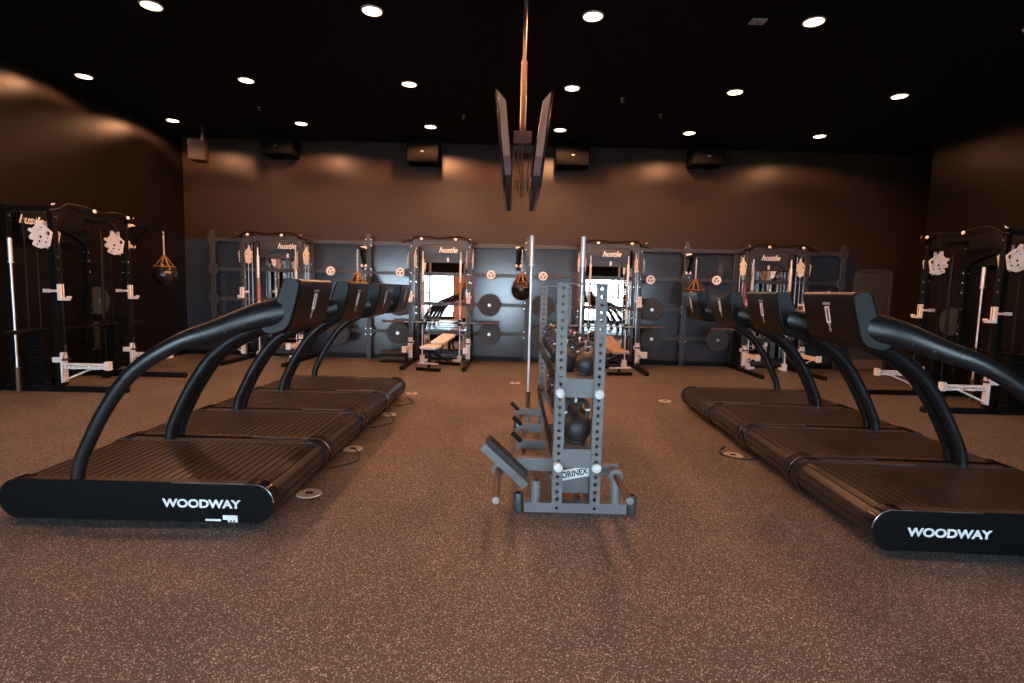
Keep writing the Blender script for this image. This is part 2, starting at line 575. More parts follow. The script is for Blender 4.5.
def make_treadmill():
    t = thing('treadmill', '', 'treadmill')
    B = MB()
    B.prism(belt_poly(), -0.415, 0.415, 'y')
    B.build('running_belt', M['slat'], t, ang=25)
    for s in (-1, 1):
        a, b = sorted((s * 0.418, s * 0.488))
        MB().prism(stadium(HX, 0.120, ZC), a, b, 'y').build('side_cover', M['deck'], t, 0.003)
        for e in (-1, 1):
            # glossy wrap-round caps at the four corners
            R0, R1 = 0.1205, 0.1265
            prof = []
            for i in range(15):
                an = -PI / 2 + PI * i / 14
                prof.append((e * (HX + R1 * math.cos(an)), ZC + R1 * math.sin(an)))
            prof += [(e * (HX - 0.045), ZC + R1), (e * (HX - 0.045), ZC + R0)]
            for i in range(14, -1, -1):
                an = -PI / 2 + PI * i / 14
                prof.append((e * (HX + R0 * math.cos(an)), ZC + R0 * math.sin(an)))
            MB().prism(prof, a - 0.012 if s < 0 else a - .004, b + .004 if s < 0 else b + 0.012, 'y').build('end_cap', M['gloss'], t)
        a, b = sorted((s * 0.488, s * 0.500))
        pn = MB().prism(stadium(HX, 0.124, ZC), a, b, 'y')
        pnl = pn.build('side_panel', M['shroud'], t, 0.003)
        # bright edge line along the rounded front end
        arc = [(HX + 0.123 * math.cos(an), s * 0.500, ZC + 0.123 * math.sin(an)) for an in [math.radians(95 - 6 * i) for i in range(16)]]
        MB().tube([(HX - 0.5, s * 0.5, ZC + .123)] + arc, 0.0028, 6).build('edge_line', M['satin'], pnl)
        text('lettering', 'WOODWAY', 0.070, (0.40, s * 0.5005, ZC - 0.008), (PI / 2, 0, 0 if s < 0 else PI), M['letter'], pnl, sx=1.17, bold=0.0024)
    MB().box((0, 0, 0.06), (1.30, 0.80, 0.05)).build('base_frame', M['black'], t, 0.005)
    for sx in (-1, 1):
        for sy in (-1, 1):
            MB().cyl((sx * 0.55, sy * 0.44, 0), (sx * 0.55, sy * 0.44, 0.05), 0.03).build('foot', M['rubber'], t)
    for s in (-1, 1):
        pts = [(x - .02, y, z) for x, y, z in [(-.375, .452, .235), (-.355, .452, .35), (-.31, .452, .46), (-.18, .452, .705), (0, .448, .945), (.25, .43, 1.115), (.47, .39, 1.20), (.68, .335, 1.285), (.85, .275, 1.33)]]
        rad = [(.036, .040), (.036, .040), (.036, .041), (.037, .042), (.038, .045), (.040, .053), (.043, .064), (.046, .078), (.040, .085)]
        ps = smooth([(x, s * y, z) for x, y, z in pts], 6)
        rs = []
        for i in range(len(rad) - 1):
            for j in range(6):
                f = j / 6
                rs.append((rad[i][0] * (1 - f) + rad[i + 1][0] * f, rad[i][1] * (1 - f) + rad[i + 1][1] * f))
        rs.append(rad[-1])
        ar = MB().tube(ps, rs, 16, ref=(0, s * 1.0, 0)) if False else MB().tube([p for p in ps], [(b, a) for a, b in rs], 18, ref=(0, 1, 0))
        arm = ar.build('handrail_arm', M['arm'], t, ang=60)
        c = MB()
        p, q = ps[34], ps[35]
        c.tube([p, p + (q - p) * 0.25], [(rs[34][1] + .003, rs[34][0] + .003)] * 2, 18, ref=(0, 1, 0))
        c.build('joint_ring', M['arm'], arm)
        bl = MB()
        for i in (38, 41, 44, 46):
            p, r_ = ps[i], rs[i]
            for ss in (-1, 1):
                y = p.y + ss * r_[0] * 0.86
                bl.sphere((p.x, y, p.z - r_[1] * 0.5), 0.007, n=8)
        bl.build('bolts', M['satin'], arm)
    prof = [(.865, 1.532), (.955, 1.530), (.966, 1.515), (.966, 1.49), (.938, 1.36), (.905, 1.24), (.865, 1.195), (.80, 1.175), (.72, 1.19), (.69, 1.22), (.71, 1.27), (.775, 1.34), (.81, 1.40), (.85, 1.515)]
    prof = [(x - .02, z) for x, z in prof]
    con = MB().prism(prof, -0.31, 0.31, 'y').build('console', M['console'], t, 0.016, seg=3)
    sc = MB()
    # screen and keypad on the runner's side of the console
    n = Vector((-(1.515 - 1.40), 0, (.85 - .81))).normalized()
    ang = math.atan2(.04, .115)
    sc.box((.802, 0, 1.458), (0.012, 0.42, 0.10), rot=Matrix.Rotation(ang, 3, 'Y'))
    sc.build('display', M['screen'], con)
    # printed mark on the outer face
    def face(u, z, w_, h_, holes=None):
        x = .918 + (z - 1.36) / (1.49 - 1.36) * (.966 - .938)
        return x
    lg = MB()
    ax = math.atan2(.966 - .938, .13)
    R = Matrix.Rotation(ax, 3, 'Y')
    def fb_(y, z, wy, hz, mi=0):
        lg.box((face(0, z, 0, 0) + 0.0015, y, z), (0.003, wy, hz), mi, R)
    fb_(0, 1.455, 0.085, 0.016, 1)
    fb_(-0.018, 1.382, 0.013, 0.10)
    fb_(0.018, 1.382, 0.013, 0.10)
    fb_(0, 1.431, 0.048, 0.012)
    fb_(0, 1.334, 0.048, 0.012)
    lg.build('logo_mark', [M['letter'], M['grey']], con)
    l2 = MB()
    ang2 = math.atan2(.938 - .905, .12)
    R2 = Matrix.Rotation(ang2, 3, 'Y')
    for (y, z, wy, hz, tw) in ((0.0, 1.302, .010, .05, .5), (0.0, 1.302, .010, .05, -.5), (.0, 1.278, .022, .012, 0)):
        x = .885 + (z - 1.24) / .12 * .033 + .002
        l2.box((x, y, z), (.003, wy, hz), 0, R2 @ Matrix.Rotation(tw, 3, 'X'))
    l2.build('small_emblem', M['grey'], con)
    return t

TW = 1.03
tr0 = make_treadmill()
GL, GR = 'row of four treadmills headed by the stickered one', 'row of four treadmills headed by the plain sided one'
labL = ['black curved-arm treadmill with white stickers low on its lettered side panel',
        'black treadmill directly behind the stickered treadmill, second in that row',
        'black treadmill third in the row headed by the stickered treadmill',
        'black treadmill at the far end of the stickered treadmill row, near the white-padded bench']
labR = ['black curved-arm treadmill with lettered side and no stickers, heading the other row',
        'black treadmill second in the row headed by the treadmill without stickers',
        'black treadmill third in the row headed by the treadmill without stickers',
        'black treadmill farthest back in the row headed by the treadmill without stickers']
LXC = -2.28
tr0.location = (LXC, 3.20 + 0.5, 0)
tr0['label'] = labL[0]
tr0['group'] = GL
for i in range(1, 4):
    dup(tr0, (LXC, 3.20 + 0.5 + TW * i, 0), 0, labL[i], GL)
ra = math.radians(-2.1)
for i in range(4):
    dd = 0.5 + TW * i
    bx, by = 2.125, 3.05
    lx = 0.85
    x = bx + math.cos(ra) * lx - math.sin(ra) * dd
    y = by + math.sin(ra) * lx + math.cos(ra) * dd
    dup(tr0, (x, y, 0), PI + ra, labR[i], GR)
# the stickers are only on the first treadmill of the left row
pnl0 = [c for c in tr0.children if c.name.startswith('side_panel')][0]
MB().box((0.47, -0.501, 0.040), (0.095, 0.002, 0.013)).box((0.575, -0.501, 0.058), (0.09, 0.002, 0.028)).box((0.59, -0.501, 0.038), (0.06, 0.002, 0.016)).build('sticker', M['sticker'], pnl0)
MB().box((0.58, -0.5022, 0.037), (0.012, 0.001, 0.009)).box((0.60, -0.5022, 0.037), (0.012, 0.001, 0.009)).build('sticker_print', M['black'], pnl0)

# ------------------------------------------------------------------ cable racks
def hexplate(c, ang=0):
    return [(c[0] + 0.0, c[1])]

def make_rack(w_, label, dark):
    """front uprights at y=0 facing -y, wall side at y=+0.6"""
    ms = M['black'] if dark else M['rack']
    t = thing('cable_rack', label, 'gym rack', group='cable racks along the walls')
    hw = w_ / 2
    for s in (-1, 1):
        for (y, h) in ((0, 2.44), (0.60, 2.44)):
            m = MB()
            m.xf = Matrix.Translation((s * hw, y, 0.0))
            m.perf(h, 0.075, 0.075, 0.05, 0.0125)
            m.xf = Matrix.Identity(4)
            for z in (0.42, 0.62, 0.98, 1.10, 1.62, 1.78, 1.92, 2.30, 2.405):
                for (dx, dy) in ((-s * 0.0375, 0), (0, -0.0375)):
                    a = Vector((s * hw + dx, y + dy, z))
                    b = a + Vector((-s * 0.012 if dx else 0, -0.012 if dy else 0, 0))
                    if y == 0 and dy and not (z > 2.2 or 1.6 < z < 1.8):
                        continue
                    m.cyl(a, b, 0.014, 8, 1)
            m.build('upright', [ms, M['bolt']], t)
        MB().box((s * hw, 0.30, 2.40), (0.06, 0.525, 0.07)).build('top_side_beam', ms, t, 0.004)
        MB().box((s * hw, -0.08, 0.035), (0.075, 1.62, 0.07)).sphere((s * hw, -0.87, 0.04), 0.045, n=12).build('base_runner', M['black'], t, 0.004)
        # white pulley carriage: two pierced plates and a wheel
        out = [(-.135, .0), (-.085, .075), (-.03, .125), (-.01, .19), (.03, .20), (.05, .14), (.10, .11), (.145, .125), (.165, .10), (.125, .055), (.175, .02), (.175, -.015), (.125, -.04), (.165, -.09), (.12, -.13), (.07, -.165), (-.05, -.165)]
        def circ(cx, cz, r, n=8):
            return [(cx + r * math.cos(-2 * PI * k / n), cz + r * math.sin(-2 * PI * k / n)) for k in range(n)]
        holes = [circ(-.075, 0, .03, 10), circ(.03, .07, .015), circ(-.02, .09, .013), circ(.06, -.07, .016), circ(-.02, -.1, .015), circ(.03, -.02, .02), circ(.1, .02, .013), circ(.1, -.1, .013), circ(-.045, .05, .011), circ(-.05, -.06, .011)]
        tilt = 0.30
        pb = MB()
        for sx in (-1, 1):
            x0 = s * hw + sx * 0.062
            ca, sa = math.cos(-.25), math.sin(-.25)
            def tr(p):
                return (0.085 + p[0] * ca - p[1] * sa, 2.06 + p[0] * sa + p[1] * ca)
            pb.prism([tr(p) for p in out], x0 - 0.005, x0 + 0.005, 'x', [[tr(p) for p in h] for h in holes])
        pb.cyl((s * hw - .06, 0.20, 2.05), (s * hw + .06, 0.20, 2.05), .02, 10)
        car = pb.build('pulley_carriage', M['white'], t)
        MB().cyl((s * hw - .013, 0.12, 2.01), (s * hw + .013, 0.12, 2.01), .055, 20).build('pulley_wheel', M['black'], car)
        MB().cyl((s * hw - s * .0, -0.085, 2.0), (s * hw, -0.085, 0.62), .0035, 6).build('cable', M['black'], t)
        # J hook
        jp = [(-.055, 1.215), (-.155, 1.215), (-.185, 1.262), (-.168, 1.275), (-.142, 1.252), (-.082, 1.252), (-.082, 1.43), (-.04, 1.43), (-.04, 1.215)]
        MB().prism(jp, s * hw - 0.034, s * hw + 0.034, 'x').box((s * hw - s * 0.0, .085, 1.34), (.10, .10, .045)).box((s * hw, .03, 1.34), (.10, .14, .03)).build('j_hook', M['white'], t, 0.004)
        # spotter arm
        sp = MB().box((s * hw, -0.055, 0.325), (.085, .035, .40)).box((s * hw - .047, .0, .43), (.012, .12, .07)).box((s * hw + .047, .0, .43), (.012, .12, .07))
        sp.xf = Matrix.Translation((s * hw, -.045, .345)) @ Matrix.Rotation(PI / 2, 4, 'X') @ Matrix.Rotation(PI / 2, 4, 'Z')
        sp.perf(0.58, 0.075, 0.045, 0.045, 0.0155)
        sp.xf = Matrix.Identity(4)
        sp.box((s * hw, -0.645, 0.355), (.085, .05, .115))
        sp.cyl((s * hw, -.44, .32), (s * hw, -.06, .155), .014, 10)
        sp.build('spotter_arm', M['white'], t, 0.003)
        # guide rod with carriage and floor block
        gx = s * (hw - 0.19)
        MB().cyl((gx, .22, .06), (gx, .22, 2.22), .0125, 12).build('guide_rod', M['black'] if dark else M['chrome'], t)
        MB().cyl((gx, .22, 1.62), (gx, .22, 2.06), .024, 12).build('rod_sleeve', M['black'] if dark else M['white'], t)
        MB().cyl((gx, .22, 0.98), (gx, .22, 1.16), .024, 12).build('rod_sleeve', M['black'] if dark else M['white'], t)
        MB().box((gx, .22, .075), (.085, .085, .15)).box((gx - s * .07, .19, 0.055), (.12, .05, .05)).build('rod_block', M['black'] if dark else M['white'], t, 0.003)
        MB().cyl((gx, .22, 1.16), (gx, .22, 1.62), .022, 12).build('rod_bearing', M['black'] if dark else M['padb'], t)
        # weight stack between the uprights
        ws = MB()
        for k in range(14):
            ws.box((s * (hw - .0), .30, .14 + k * .052), (.10, .24, .046))
        ws.build('weight_stack', M['black'], t, 0.003)
        MB().cyl((s * hw, .22, .09), (s * hw, .22, 2.3), .008, 8).cyl((s * hw, .38, .09), (s * hw, .38, 2.3), .008, 8).build('stack_rod', M['black'] if dark else M['satin'], t)
        MB().box((s * (hw + .005), .30, .075), (.11, .30, .05)).build('stack_base', M['black'], t, .003)
    MB().box((0, 0.60, 2.40), (w_ - .075, 0.06, 0.07)).build('rear_top_beam', ms, t, 0.004)
    MB().box((0, 0.60, 0.10), (w_ - .075, 0.06, 0.07)).build('rear_low_beam', ms, t, 0.004)
    fr = [(-hw + .0375, 2.27), (-hw + .12, 2.27), (-hw + .25, 2.345), (hw - .25, 2.345), (hw - .12, 2.27), (hw - .0375, 2.27), (hw - .0375, 2.43), (-hw + .0375, 2.43)]
    MB().prism(fr, -.02, .02, 'y').build('front_top_beam', ms, t, 0.003)
    pu = smooth([(-hw - .16, -.10, 2.36), (-hw - .02, -.10, 2.40), (-hw + .12, -.12, 2.475), (-hw + .35, -.13, 2.475), (0, -.13, 2.445), (hw - .35, -.13, 2.475), (hw - .12, -.12, 2.475), (hw + .02, -.10, 2.40), (hw + .16, -.10, 2.36)], 4)
    pb = MB().tube(pu, .017, 10)
    for s in (-1, 1):
        pb.box((s * hw, -.065, 2.40), (.05, .10, .05))
    bar = pb.build('pull_up_bar', M['black'], t)
    for s in (-1, 1):
        MB().cyl((s * .32, -.13, 2.42), (s * .32, -.30, 2.42), .017, 12).cyl((s * .32, -.13, 2.40), (s * .32, -.13, 2.47), .012, 8).build('grip_peg', M['black'], bar)
        MB().sphere((s * .32, -.305, 2.42), .026, n=12, sc=(1.25, .5, 1)).build('grip_cap', M['white'], bar)
        MB().sphere((s * hw, -.01, 2.455), .022, n=10).sphere((s * (hw + .07), -.10, 2.46), .016, n=10).build('bolt_cap', M['bolt'], bar)
    # arched header with its lettering and the panel behind it
    iw = hw - .10
    arch = [(-iw, 2.36), (-iw, 2.02)]
    for k in range(13):
        x = -iw + .06 + (2 * iw - .12) * k / 12
        arch.append((x, 2.04 + .14 * (1 - ((x) / (iw - .06)) ** 2) ** .8 if abs(x) < iw - .0601 else 2.04))
    arch += [(iw, 2.02), (iw, 2.36)]
    hd = MB().prism(arch, .50, .53, 'y').build('header_board', ms, t)
    text('logo_lettering', 'hustle', 0.155, (-0.40 if dark else 0.08, .497, 2.27), (PI / 2, 0, 0), M['letter'], hd, sx=1.0, bold=0.004, shear=0.35)
    bp_ = MB().box((0, .563, 2.20), (2 * iw, .02, .34)).build('back_panel', ms, t)
    MB().box((0.08, .551, 2.085), (.045, .004, .085)).build('panel_sticker', M['sticker'], bp_)
    # bar on the guide rods
    br = MB().cyl((-hw - .58, .17, .82), (hw + .58, .17, .82), .0145, 12)
    br.build('guided_bar', M['black'] if dark else M['satin'], t)
    for s in (-1, 1):
        gx = s * (hw - .19)
        MB().box((gx, .21, .82), (.06, .10, .11)).cyl((gx - s * .09, .16, .82), (gx - s * .02, .14, .83), .011, 8).build('bar_hook', M['black'], t, 0.003)
    for s in (-1, 1):
        MB().cyl((s * (hw + .18), .17, .82), (s * (hw + .60), .17, .82), .025, 14).cyl((s * (hw + .17), .17, .82), (s * (hw + .185), .17, .82), .04, 14).build('bar_sleeve', M['black'] if dark else M['pole'], t)
    # dangling cable handles
    for s in (-1, 1):
        x = s * hw
        MB().cyl((x, -.085, .62), (x, -.085, .56), .012, 8).tube([(x - .05, -.085, .43), (x, -.085, .56), (x + .05, -.085, .43)], .005, 6).cyl((x - .06, -.085, .43), (x + .06, -.085, .43), .014, 10).build('cable_handle', M['rubber'], t)
    return t

RY = 10.60
r2 = make_rack(1.13, 'gunmetal cable rack standing behind the bench with white pads', False)
r2.location = (-1.43, RY, 0)
r3 = dup(r2, (1.90, RY, 0), 0, 'gunmetal cable rack standing behind the bench with brown pads')
r1 = dup(r2, (-4.71, RY, 0), 0, 'cable rack on the back wall in the corner by the square wall speaker')
r4 = dup(r2, (5.13, RY, 0), 0, 'cable rack on the back wall nearest the grey door')
rl = make_rack(1.30, 'black cable rack on the side wall beside the stickered treadmill row', True)
rl.location = (-6.02, 7.78, 0)
rl.rotation_euler.z = PI / 2
rr = dup(rl, (6.40, 7.78, 0), -PI / 2, 'black cable rack on the side wall beside the treadmill row without stickers')

for hdr in [c for c in rr.children if c.name.startswith('header_board')]:
    for c in list(hdr.children):            # no lettering shows on this one
        bpy.data.objects.remove(c)

# ------------------------------------------------------------------ mirrors behind the back wall racks
def make_mirror():
    t = thing('wall_mirror', '', 'mirror', group='mirrors behind the racks')
    MB().box((0, 0, 1.12), (.96, .012, 1.80)).build('glass', M['mirror'], t)
    fr = MB()
    for s in (-1, 1):
        fr.box((s * .49, 0, 1.12), (.02, .022, 1.84))
    fr.box((0, 0, 2.03), (1.0, .022, .02)).box((0, 0, .21), (1.0, .022, .02))
    fr.build('mirror_frame', M['black'], t)
    return t
mi = make_mirror()
for k, (x, lab) in enumerate(((-1.385, 'tall mirror on the back wall behind the white-padded bench, reflecting the bright window'),
                              (1.985, 'tall mirror on the back wall behind the brown-padded bench'),
                              (-4.66, 'tall mirror on the back wall inside the corner rack by the square speaker'),
                              (5.2, 'tall mirror on the back wall inside the rack nearest the grey door'))):
    if k == 0:
        mi.location = (x, YB - .02, 0)
        mi['label'] = lab
    else:
        dup(mi, (x, YB - .02, 0), 0, lab)

# ------------------------------------------------------------------ wall storage rig
rig = thing('wall_storage_rig', 'perforated gunmetal storage rails and posts fixed along the back wall', 'wall rack', (0, 11.14, 0))
for x in (-6.16, -2.97, .29, 3.52, 6.72):
    m = MB()
    m.xf = Matrix.Translation((x, 0, 0.02))
    m.perf(2.55, .085, .06, .05, .0125)
    m.xf = Matrix.Identity(4)
    for z in (.58, 1.18, 1.79, 2.39):
        for sx in (-1, 1):
            for dz in (-.06, .06):
                m.cyl((x + sx * .055, -.034, z + dz), (x + sx * .055, -.046, z + dz), .013, 8, 1)
        m.box((x, -.0, z), (.16, .055, .17))
    m.build('post', [M['rack'], M['bolt']], rig)
for z in (.58, 1.18, 1.79, 2.39):
    for a, b in zip((-6.16, -2.97, .29, 3.52), (-2.97, .29, 3.52, 6.72)):
        m = MB()
        m.xf = Matrix.Translation((a + .08, .035, z)) @ Matrix.Rotation(PI / 2, 4, 'Y')
        m.perf(b - a - .16, .07, .05, .05, .0125)
        m.build('rail', M['rack'], rig)

# plates on pegs
def make_plate():
    t = thing('weight_plate', '', 'weight plate', group='bumper plates on the wall')
    R = Matrix.Rotation(PI / 2, 3, 'X')
    MB().lathe([(.026, -.035), (.07, -.035), (.075, -.028), (.155, -.026), (.165, -.036), (.218, -.036), (.225, -.028), (.225, .028), (.218, .036), (.026, .036), (.026, -.035)], R=R, n=40).build('disc', M['plate'], t)
    m = MB()
    for s in (-1, 1):
        m.box((s * .118, .0275, 0), (.075, .004, .014)).box((s * .118, -.0275, 0), (.075, .004, .014))
    m.build('red_stripe', M['red'], t)
    MB().lathe([(.026, -.037), (.034, -.037), (.034, .037), (.026, .037), (.026, -.037)], R=R, n=24).build('steel_hub', M['satin'], t)
    return t

def make_peg():
    t = thing('storage_peg', '', 'plate peg', group='storage pegs on the wall rails')
    MB().cyl((0, .17, 0), (0, -.11, 0), .0245, 14).build('peg', M['rack'], t)
    MB().box((0, .155, 0), (.08, .02, .09)).build('mounting_plate', M['rack'], t)
    R = Matrix.Rotation(PI / 2, 3, 'X')
    cap = MB().lathe([(.055, .085), (.085, .085), (.09, .10), (.09, .118), (.085, .125), (.055, .125), (.055, .085)], R=R, n=20)
    for k in range(3):
        a = k * 2 * PI / 3 + .5
        cap.box((.035 * math.cos(a), -.105, .035 * math.sin(a)), (.055, .02, .03), rot=Matrix.Rotation(-a, 3, 'Y'))
    cap.cyl((0, -.09, 0), (0, -.122, 0), .02, 12)
    cap.build('end_ring', M['white'], t)
    return t
pl0, pg0 = make_plate(), make_peg()
PLY = 10.84
plates = [((-2.30, PLY, .585), 'lower bumper plate beside the white-padded bench, on the treadmill side'),
          ((-2.28, PLY, 1.15), 'bumper plate half hidden by the farthest console of the stickered treadmill row'),
          ((-.47, PLY, 1.185), 'upper bumper plate between the white-padded bench and the hanging black bag'),
          ((-.465, PLY, .60), 'lower bumper plate between the white-padded bench and the hanging black bag'),
          ((.60, PLY, 1.185), 'upper bumper plate just beside the hanging black bag behind the tall bar'),
          ((.58, PLY, .585), 'lower bumper plate behind the far post of the kettlebell rack'),
          ((2.78, PLY, 1.175), 'upper bumper plate beside the rack with the brown-padded bench'),
          ((2.80, PLY, .585), 'lower bumper plate beside the rack with the brown-padded bench'),
          ((4.13, PLY, .597), 'bumper plate low on the wall beside the rack nearest the door'),
          ((-3.50, PLY, .545), 'bumper plate behind the handrails of the stickered treadmill row')]
for i, (l, lab) in enumerate(plates):
    if i == 0:
        pl0.location = l
        pl0['label'] = lab
    else:
        dup(pl0, l, 0, lab)
for i, (y, z, side, lab) in enumerate(((8.78, 1.16, -1, 'dark bumper plate, upper one inside the side rack by the stickered treadmills'),
                                       (8.74, .60, -1, 'dark bumper plate, lower one inside the side rack by the stickered treadmills'),
                                       (8.72, 1.16, 1, 'dark bumper plate inside the side rack by the treadmills without stickers'))):
    dup(pl0, (-6.745 if side < 0 else 7.085, y, z), PI / 2 * (1 if side < 0 else -1), lab)
pegs = [((-3.66, PLY, 1.79), 'white ringed wall peg above the consoles of the stickered treadmills'),
        ((-2.27, PLY, 1.80), 'white ringed wall peg beside the white-padded bench rack, treadmill side'),
        ((-.45, PLY, 1.79), 'white ringed wall peg between the white-padded bench rack and the black bag'),
        ((.59, PLY, 1.79), 'white ringed wall peg next to the hanging black bag and tall bar'),
        ((2.74, PLY, 1.77), 'white ringed wall peg beside the rack with the brown-padded bench'),
        ((4.06, PLY, 1.79), 'white ringed wall peg between the amber-strapped bag and the rack by the door')]
for i, (l, lab) in enumerate(pegs):
    l = (l[0], 10.98, l[2])
    if i == 0:
        pg0.location = l
        pg0['label'] = lab
    else:
        dup(pg0, l, 0, lab)
# plain short pegs that carry the plates
hp = thing('plate_hanger', '', 'plate peg', group='short pegs under the bumper plates')
MB().cyl((0, .30, 0), (0, -.02, 0), .0235, 14).build('peg', M['satin'], hp)
MB().box((0, .29, 0), (.09, .02, .10)).build('mounting_plate', M['rack'], hp)
for i, (l, lab) in enumerate(plates):
    q = (l[0], 10.80, l[2])
    lb = 'peg carrying the ' + lab.split(',')[0].replace('bumper plate', 'plate')
    if i == 0:
        hp.location = q
        hp['label'] = lb
    else:
        dup(hp, q, 0, lb)

# ------------------------------------------------------------------ teardrop punch bags
def make_bag(side):
    t = thing('punch_bag', '', 'punching bag', group='teardrop bags hung on the walls')
    pr = [(0, -.205)]
    for k in range(1, 14):
        a = -PI / 2 + k * PI / 18
        pr.append((.20 * math.cos(a), .205 * math.sin(a)))
    pr += [(.150, .150), (.105, .20), (.070, .25), (.048, .29), (.0, .295)]
    MB().lathe(pr, n=32).build('bag_shell', M['leather'], t)
    st = MB()
    for k in range(8):
        a = k * PI / 4 + .2
        st.tube([(.155 * math.cos(a), .155 * math.sin(a), .155), (.112 * math.cos(a), .112 * math.sin(a), .205), (.055 * math.cos(a), .055 * math.sin(a), .285), (.01 * math.cos(a), .01 * math.sin(a), .345)], (.016, .006), 6)
    ring = [(.165 * math.cos(2 * PI * k / 24), .165 * math.sin(2 * PI * k / 24), .142) for k in range(24)]
    st.tube(ring, .010, 6, closed=True)
    st.build('strap', M['gold'], t)
    ch = MB()
    z = .345
    for k in range(9):
        lk = [(.012 * math.cos(2 * PI * j / 10) * (1 if k % 2 else 0), .012 * math.cos(2 * PI * j / 10) * (0 if k % 2 else 1), z + .028 * math.sin(2 * PI * j / 10)) for j in range(10)]
        ch.tube(lk, .0042, 5, closed=True)
        z += .043
    ch.build('chain', M['chrome'], t)
    return t

def make_mount():
    """bracket on the wall at y=+0.5, arm reaching to the hook above the origin"""
    t = thing('bag_bracket', '', 'bag bracket', group='brackets holding the punch bags')
    m = MB().box((0, -.15, .02), (.06, .62, .06)).box((0, .155, -.14), (.09, .03, .50))
    m.cyl((0, -.14, 0), (0, .145, -.33), .025, 10)
    m.build('bracket_arm', M['black'], t, .003)
    b = MB().cyl((0, -.44, -.02), (0, -.44, -.055), .016, 10)
    b.tube([(.02 * math.cos(2 * PI * j / 12), -.44, -.072 + .02 * math.sin(2 * PI * j / 12)) for j in range(12)], .005, 6, closed=True)
    b.build('hook', M['bolt'], t)
    k = MB()
    for z in (.06, -.30):
        k.cyl((-.06, .125, z), (.06, .125, z), .03, 12)
    k.build('pin', M['white'], t)
    return t
bag0 = make_bag(0)
br0 = make_mount()
BZ = 1.505
spots = [((.16, 10.50, BZ), 'black teardrop punch bag hanging in clear view at the middle of the back wall', 'bracket holding the punch bag at the middle of the back wall', .12),
         ((-3.03, 10.55, 1.44), 'punch bag partly hidden behind the consoles of the stickered treadmill row', 'black angled bracket above the consoles of the stickered treadmill row', .05),
         ((3.53, 10.55, 1.45), 'punch bag partly hidden behind the farthest console of the treadmills without stickers', 'black angled bracket above the farthest console of the treadmills without stickers', -.05),
         ((-6.215, 9.68, 1.62), 'punch bag hanging in the dark by the side wall past the black rack', 'bracket on the side wall holding the punch bag in the dark', PI / 2)]
for i, (l, la, lb, rz) in enumerate(spots):
    top = (l[0], l[1], l[2] + .345 + 9 * .043 + .05)
    bx, by = l[0] - math.sin(rz) * .44, l[1] + math.cos(rz) * .44
    if i == 0:
        bag0.location = l
        bag0['label'] = la
        br0.location = (bx, by, top[2])
        br0.rotation_euler.z = rz
        br0['label'] = lb
    else:
        dup(bag0, l, 0, la)
        if i == 3:
            bx = l[0] - .30
            o = dup(br0, (l[0] - .44 * .0, l[1] , top[2]), rz, lb)
            o.location = (l[0] - .44, l[1], top[2])
        else:
            dup(br0, (bx, by, top[2]), rz, lb)

# ------------------------------------------------------------------ benches
def make_bench(pad, lab, loc, rz, seat_tilt, back_tilt):
    t = thing('weight_bench', lab, 'bench', loc, rz, 'adjustable benches in front of the racks')
    def rbox(cx, L, wd, z, tilt, y0):
        m = MB()
        R = Matrix.Rotation(tilt, 3, 'X')
        m.box((0, y0, z), (wd, L, .055), rot=R)
        return m
    rbox(0, .34, .30, .43, seat_tilt, -.20).build('seat_pad', pad, t, .018, seg=3)
    rbox(0, .60, .28, .53, back_tilt, .36).build('back_pad', pad, t, .018, seg=3)
    f = MB().cyl((0, -.28, .05), (0, -.24, .39), .03, 12).cyl((0, -.22, .36), (0, .58, .10), .03, 12).cyl((0, .18, .2), (0, .35, .47), .022, 10)
    f.build('frame', M['black'], t)
    MB().box((0, -.30, .03), (.46, .07, .06)).build('front_foot', M['black'], t, .004)
    MB().box((0, .60, .03), (.50, .07, .06)).build('rear_foot', M['black'], t, .004)
    MB().cyl((-.20, -.32, .14), (.20, -.32, .14), .016, 10).build('handle_bar', M['chrome'], t)
    return t
make_bench(M['padw'], 'adjustable bench with pale white-grey pads in front of the mirror', (-1.42, 9.98, 0), -.28, .05, .20)
make_bench(M['padb'], 'adjustable bench with brown pads behind the kettlebell rack', (1.93, 10.02, 0), .12, .05, .30)

# foam rollers on the floor
fr_ = MB().cyl((-.25, 0, 0), (.25, 0, 0), .065, 24).cyl((-.255, 0, 0), (.255, 0, 0), .03, 16).build('foam_roller', M['rubber'])
tag(fr_, 'black foam roller on the floor against the rack with the white-padded bench, front one', 'foam roller', 'foam rollers on the floor')
fr_.location = (-2.37, 10.72, .065)
f2 = fr_.copy(); COL.objects.link(f2)
f2.location = (-2.37, 10.88, .065)
tag(f2, 'black foam roller on the floor by the back wall, rear one of two', 'foam roller', 'foam rollers on the floor')
f3 = fr_.copy(); COL.objects.link(f3)
f3.location = (-2.37, 10.80, .177)
tag(f3, 'black foam roller resting on top of the two floor rollers', 'foam roller', 'foam rollers on the floor')

# resistance bands looped on rack posts
def make_band(L, lab, loc, rz=0):
    m = MB()
    P = [(-.02, 0, -.02), (-.03, 0, -L * .5), (-.02, 0, -L), (.02, 0, -L), (.03, 0, -L * .5), (.02, 0, -.02), (0, 0, .0)]
    sp = smooth(P + [P[0]], 5)[:-1]
    m.tube(sp, (.004, .016), 6, closed=True, ref=(0, 1, 0))
    o = m.build('resistance_band', M['red'])
    o.location = loc
    o.rotation_euler.z = rz
    return tag(o, lab, 'resistance band', 'red bands hung on the racks')
make_band(.62, 'red resistance band hanging in the corner rack by the square speaker', (-4.95, 10.56, 1.50))
make_band(.75, 'red resistance band hanging on the post of the brown-bench rack beside the tall bars', (1.22, 10.50, 1.85))
make_band(.60, 'red resistance band hanging on the far post of the white-bench rack', (-.77, 10.50, 1.75))
make_band(.60, 'red resistance band hanging on the post of the rack nearest the grey door', (4.46, 10.50, 1.75))

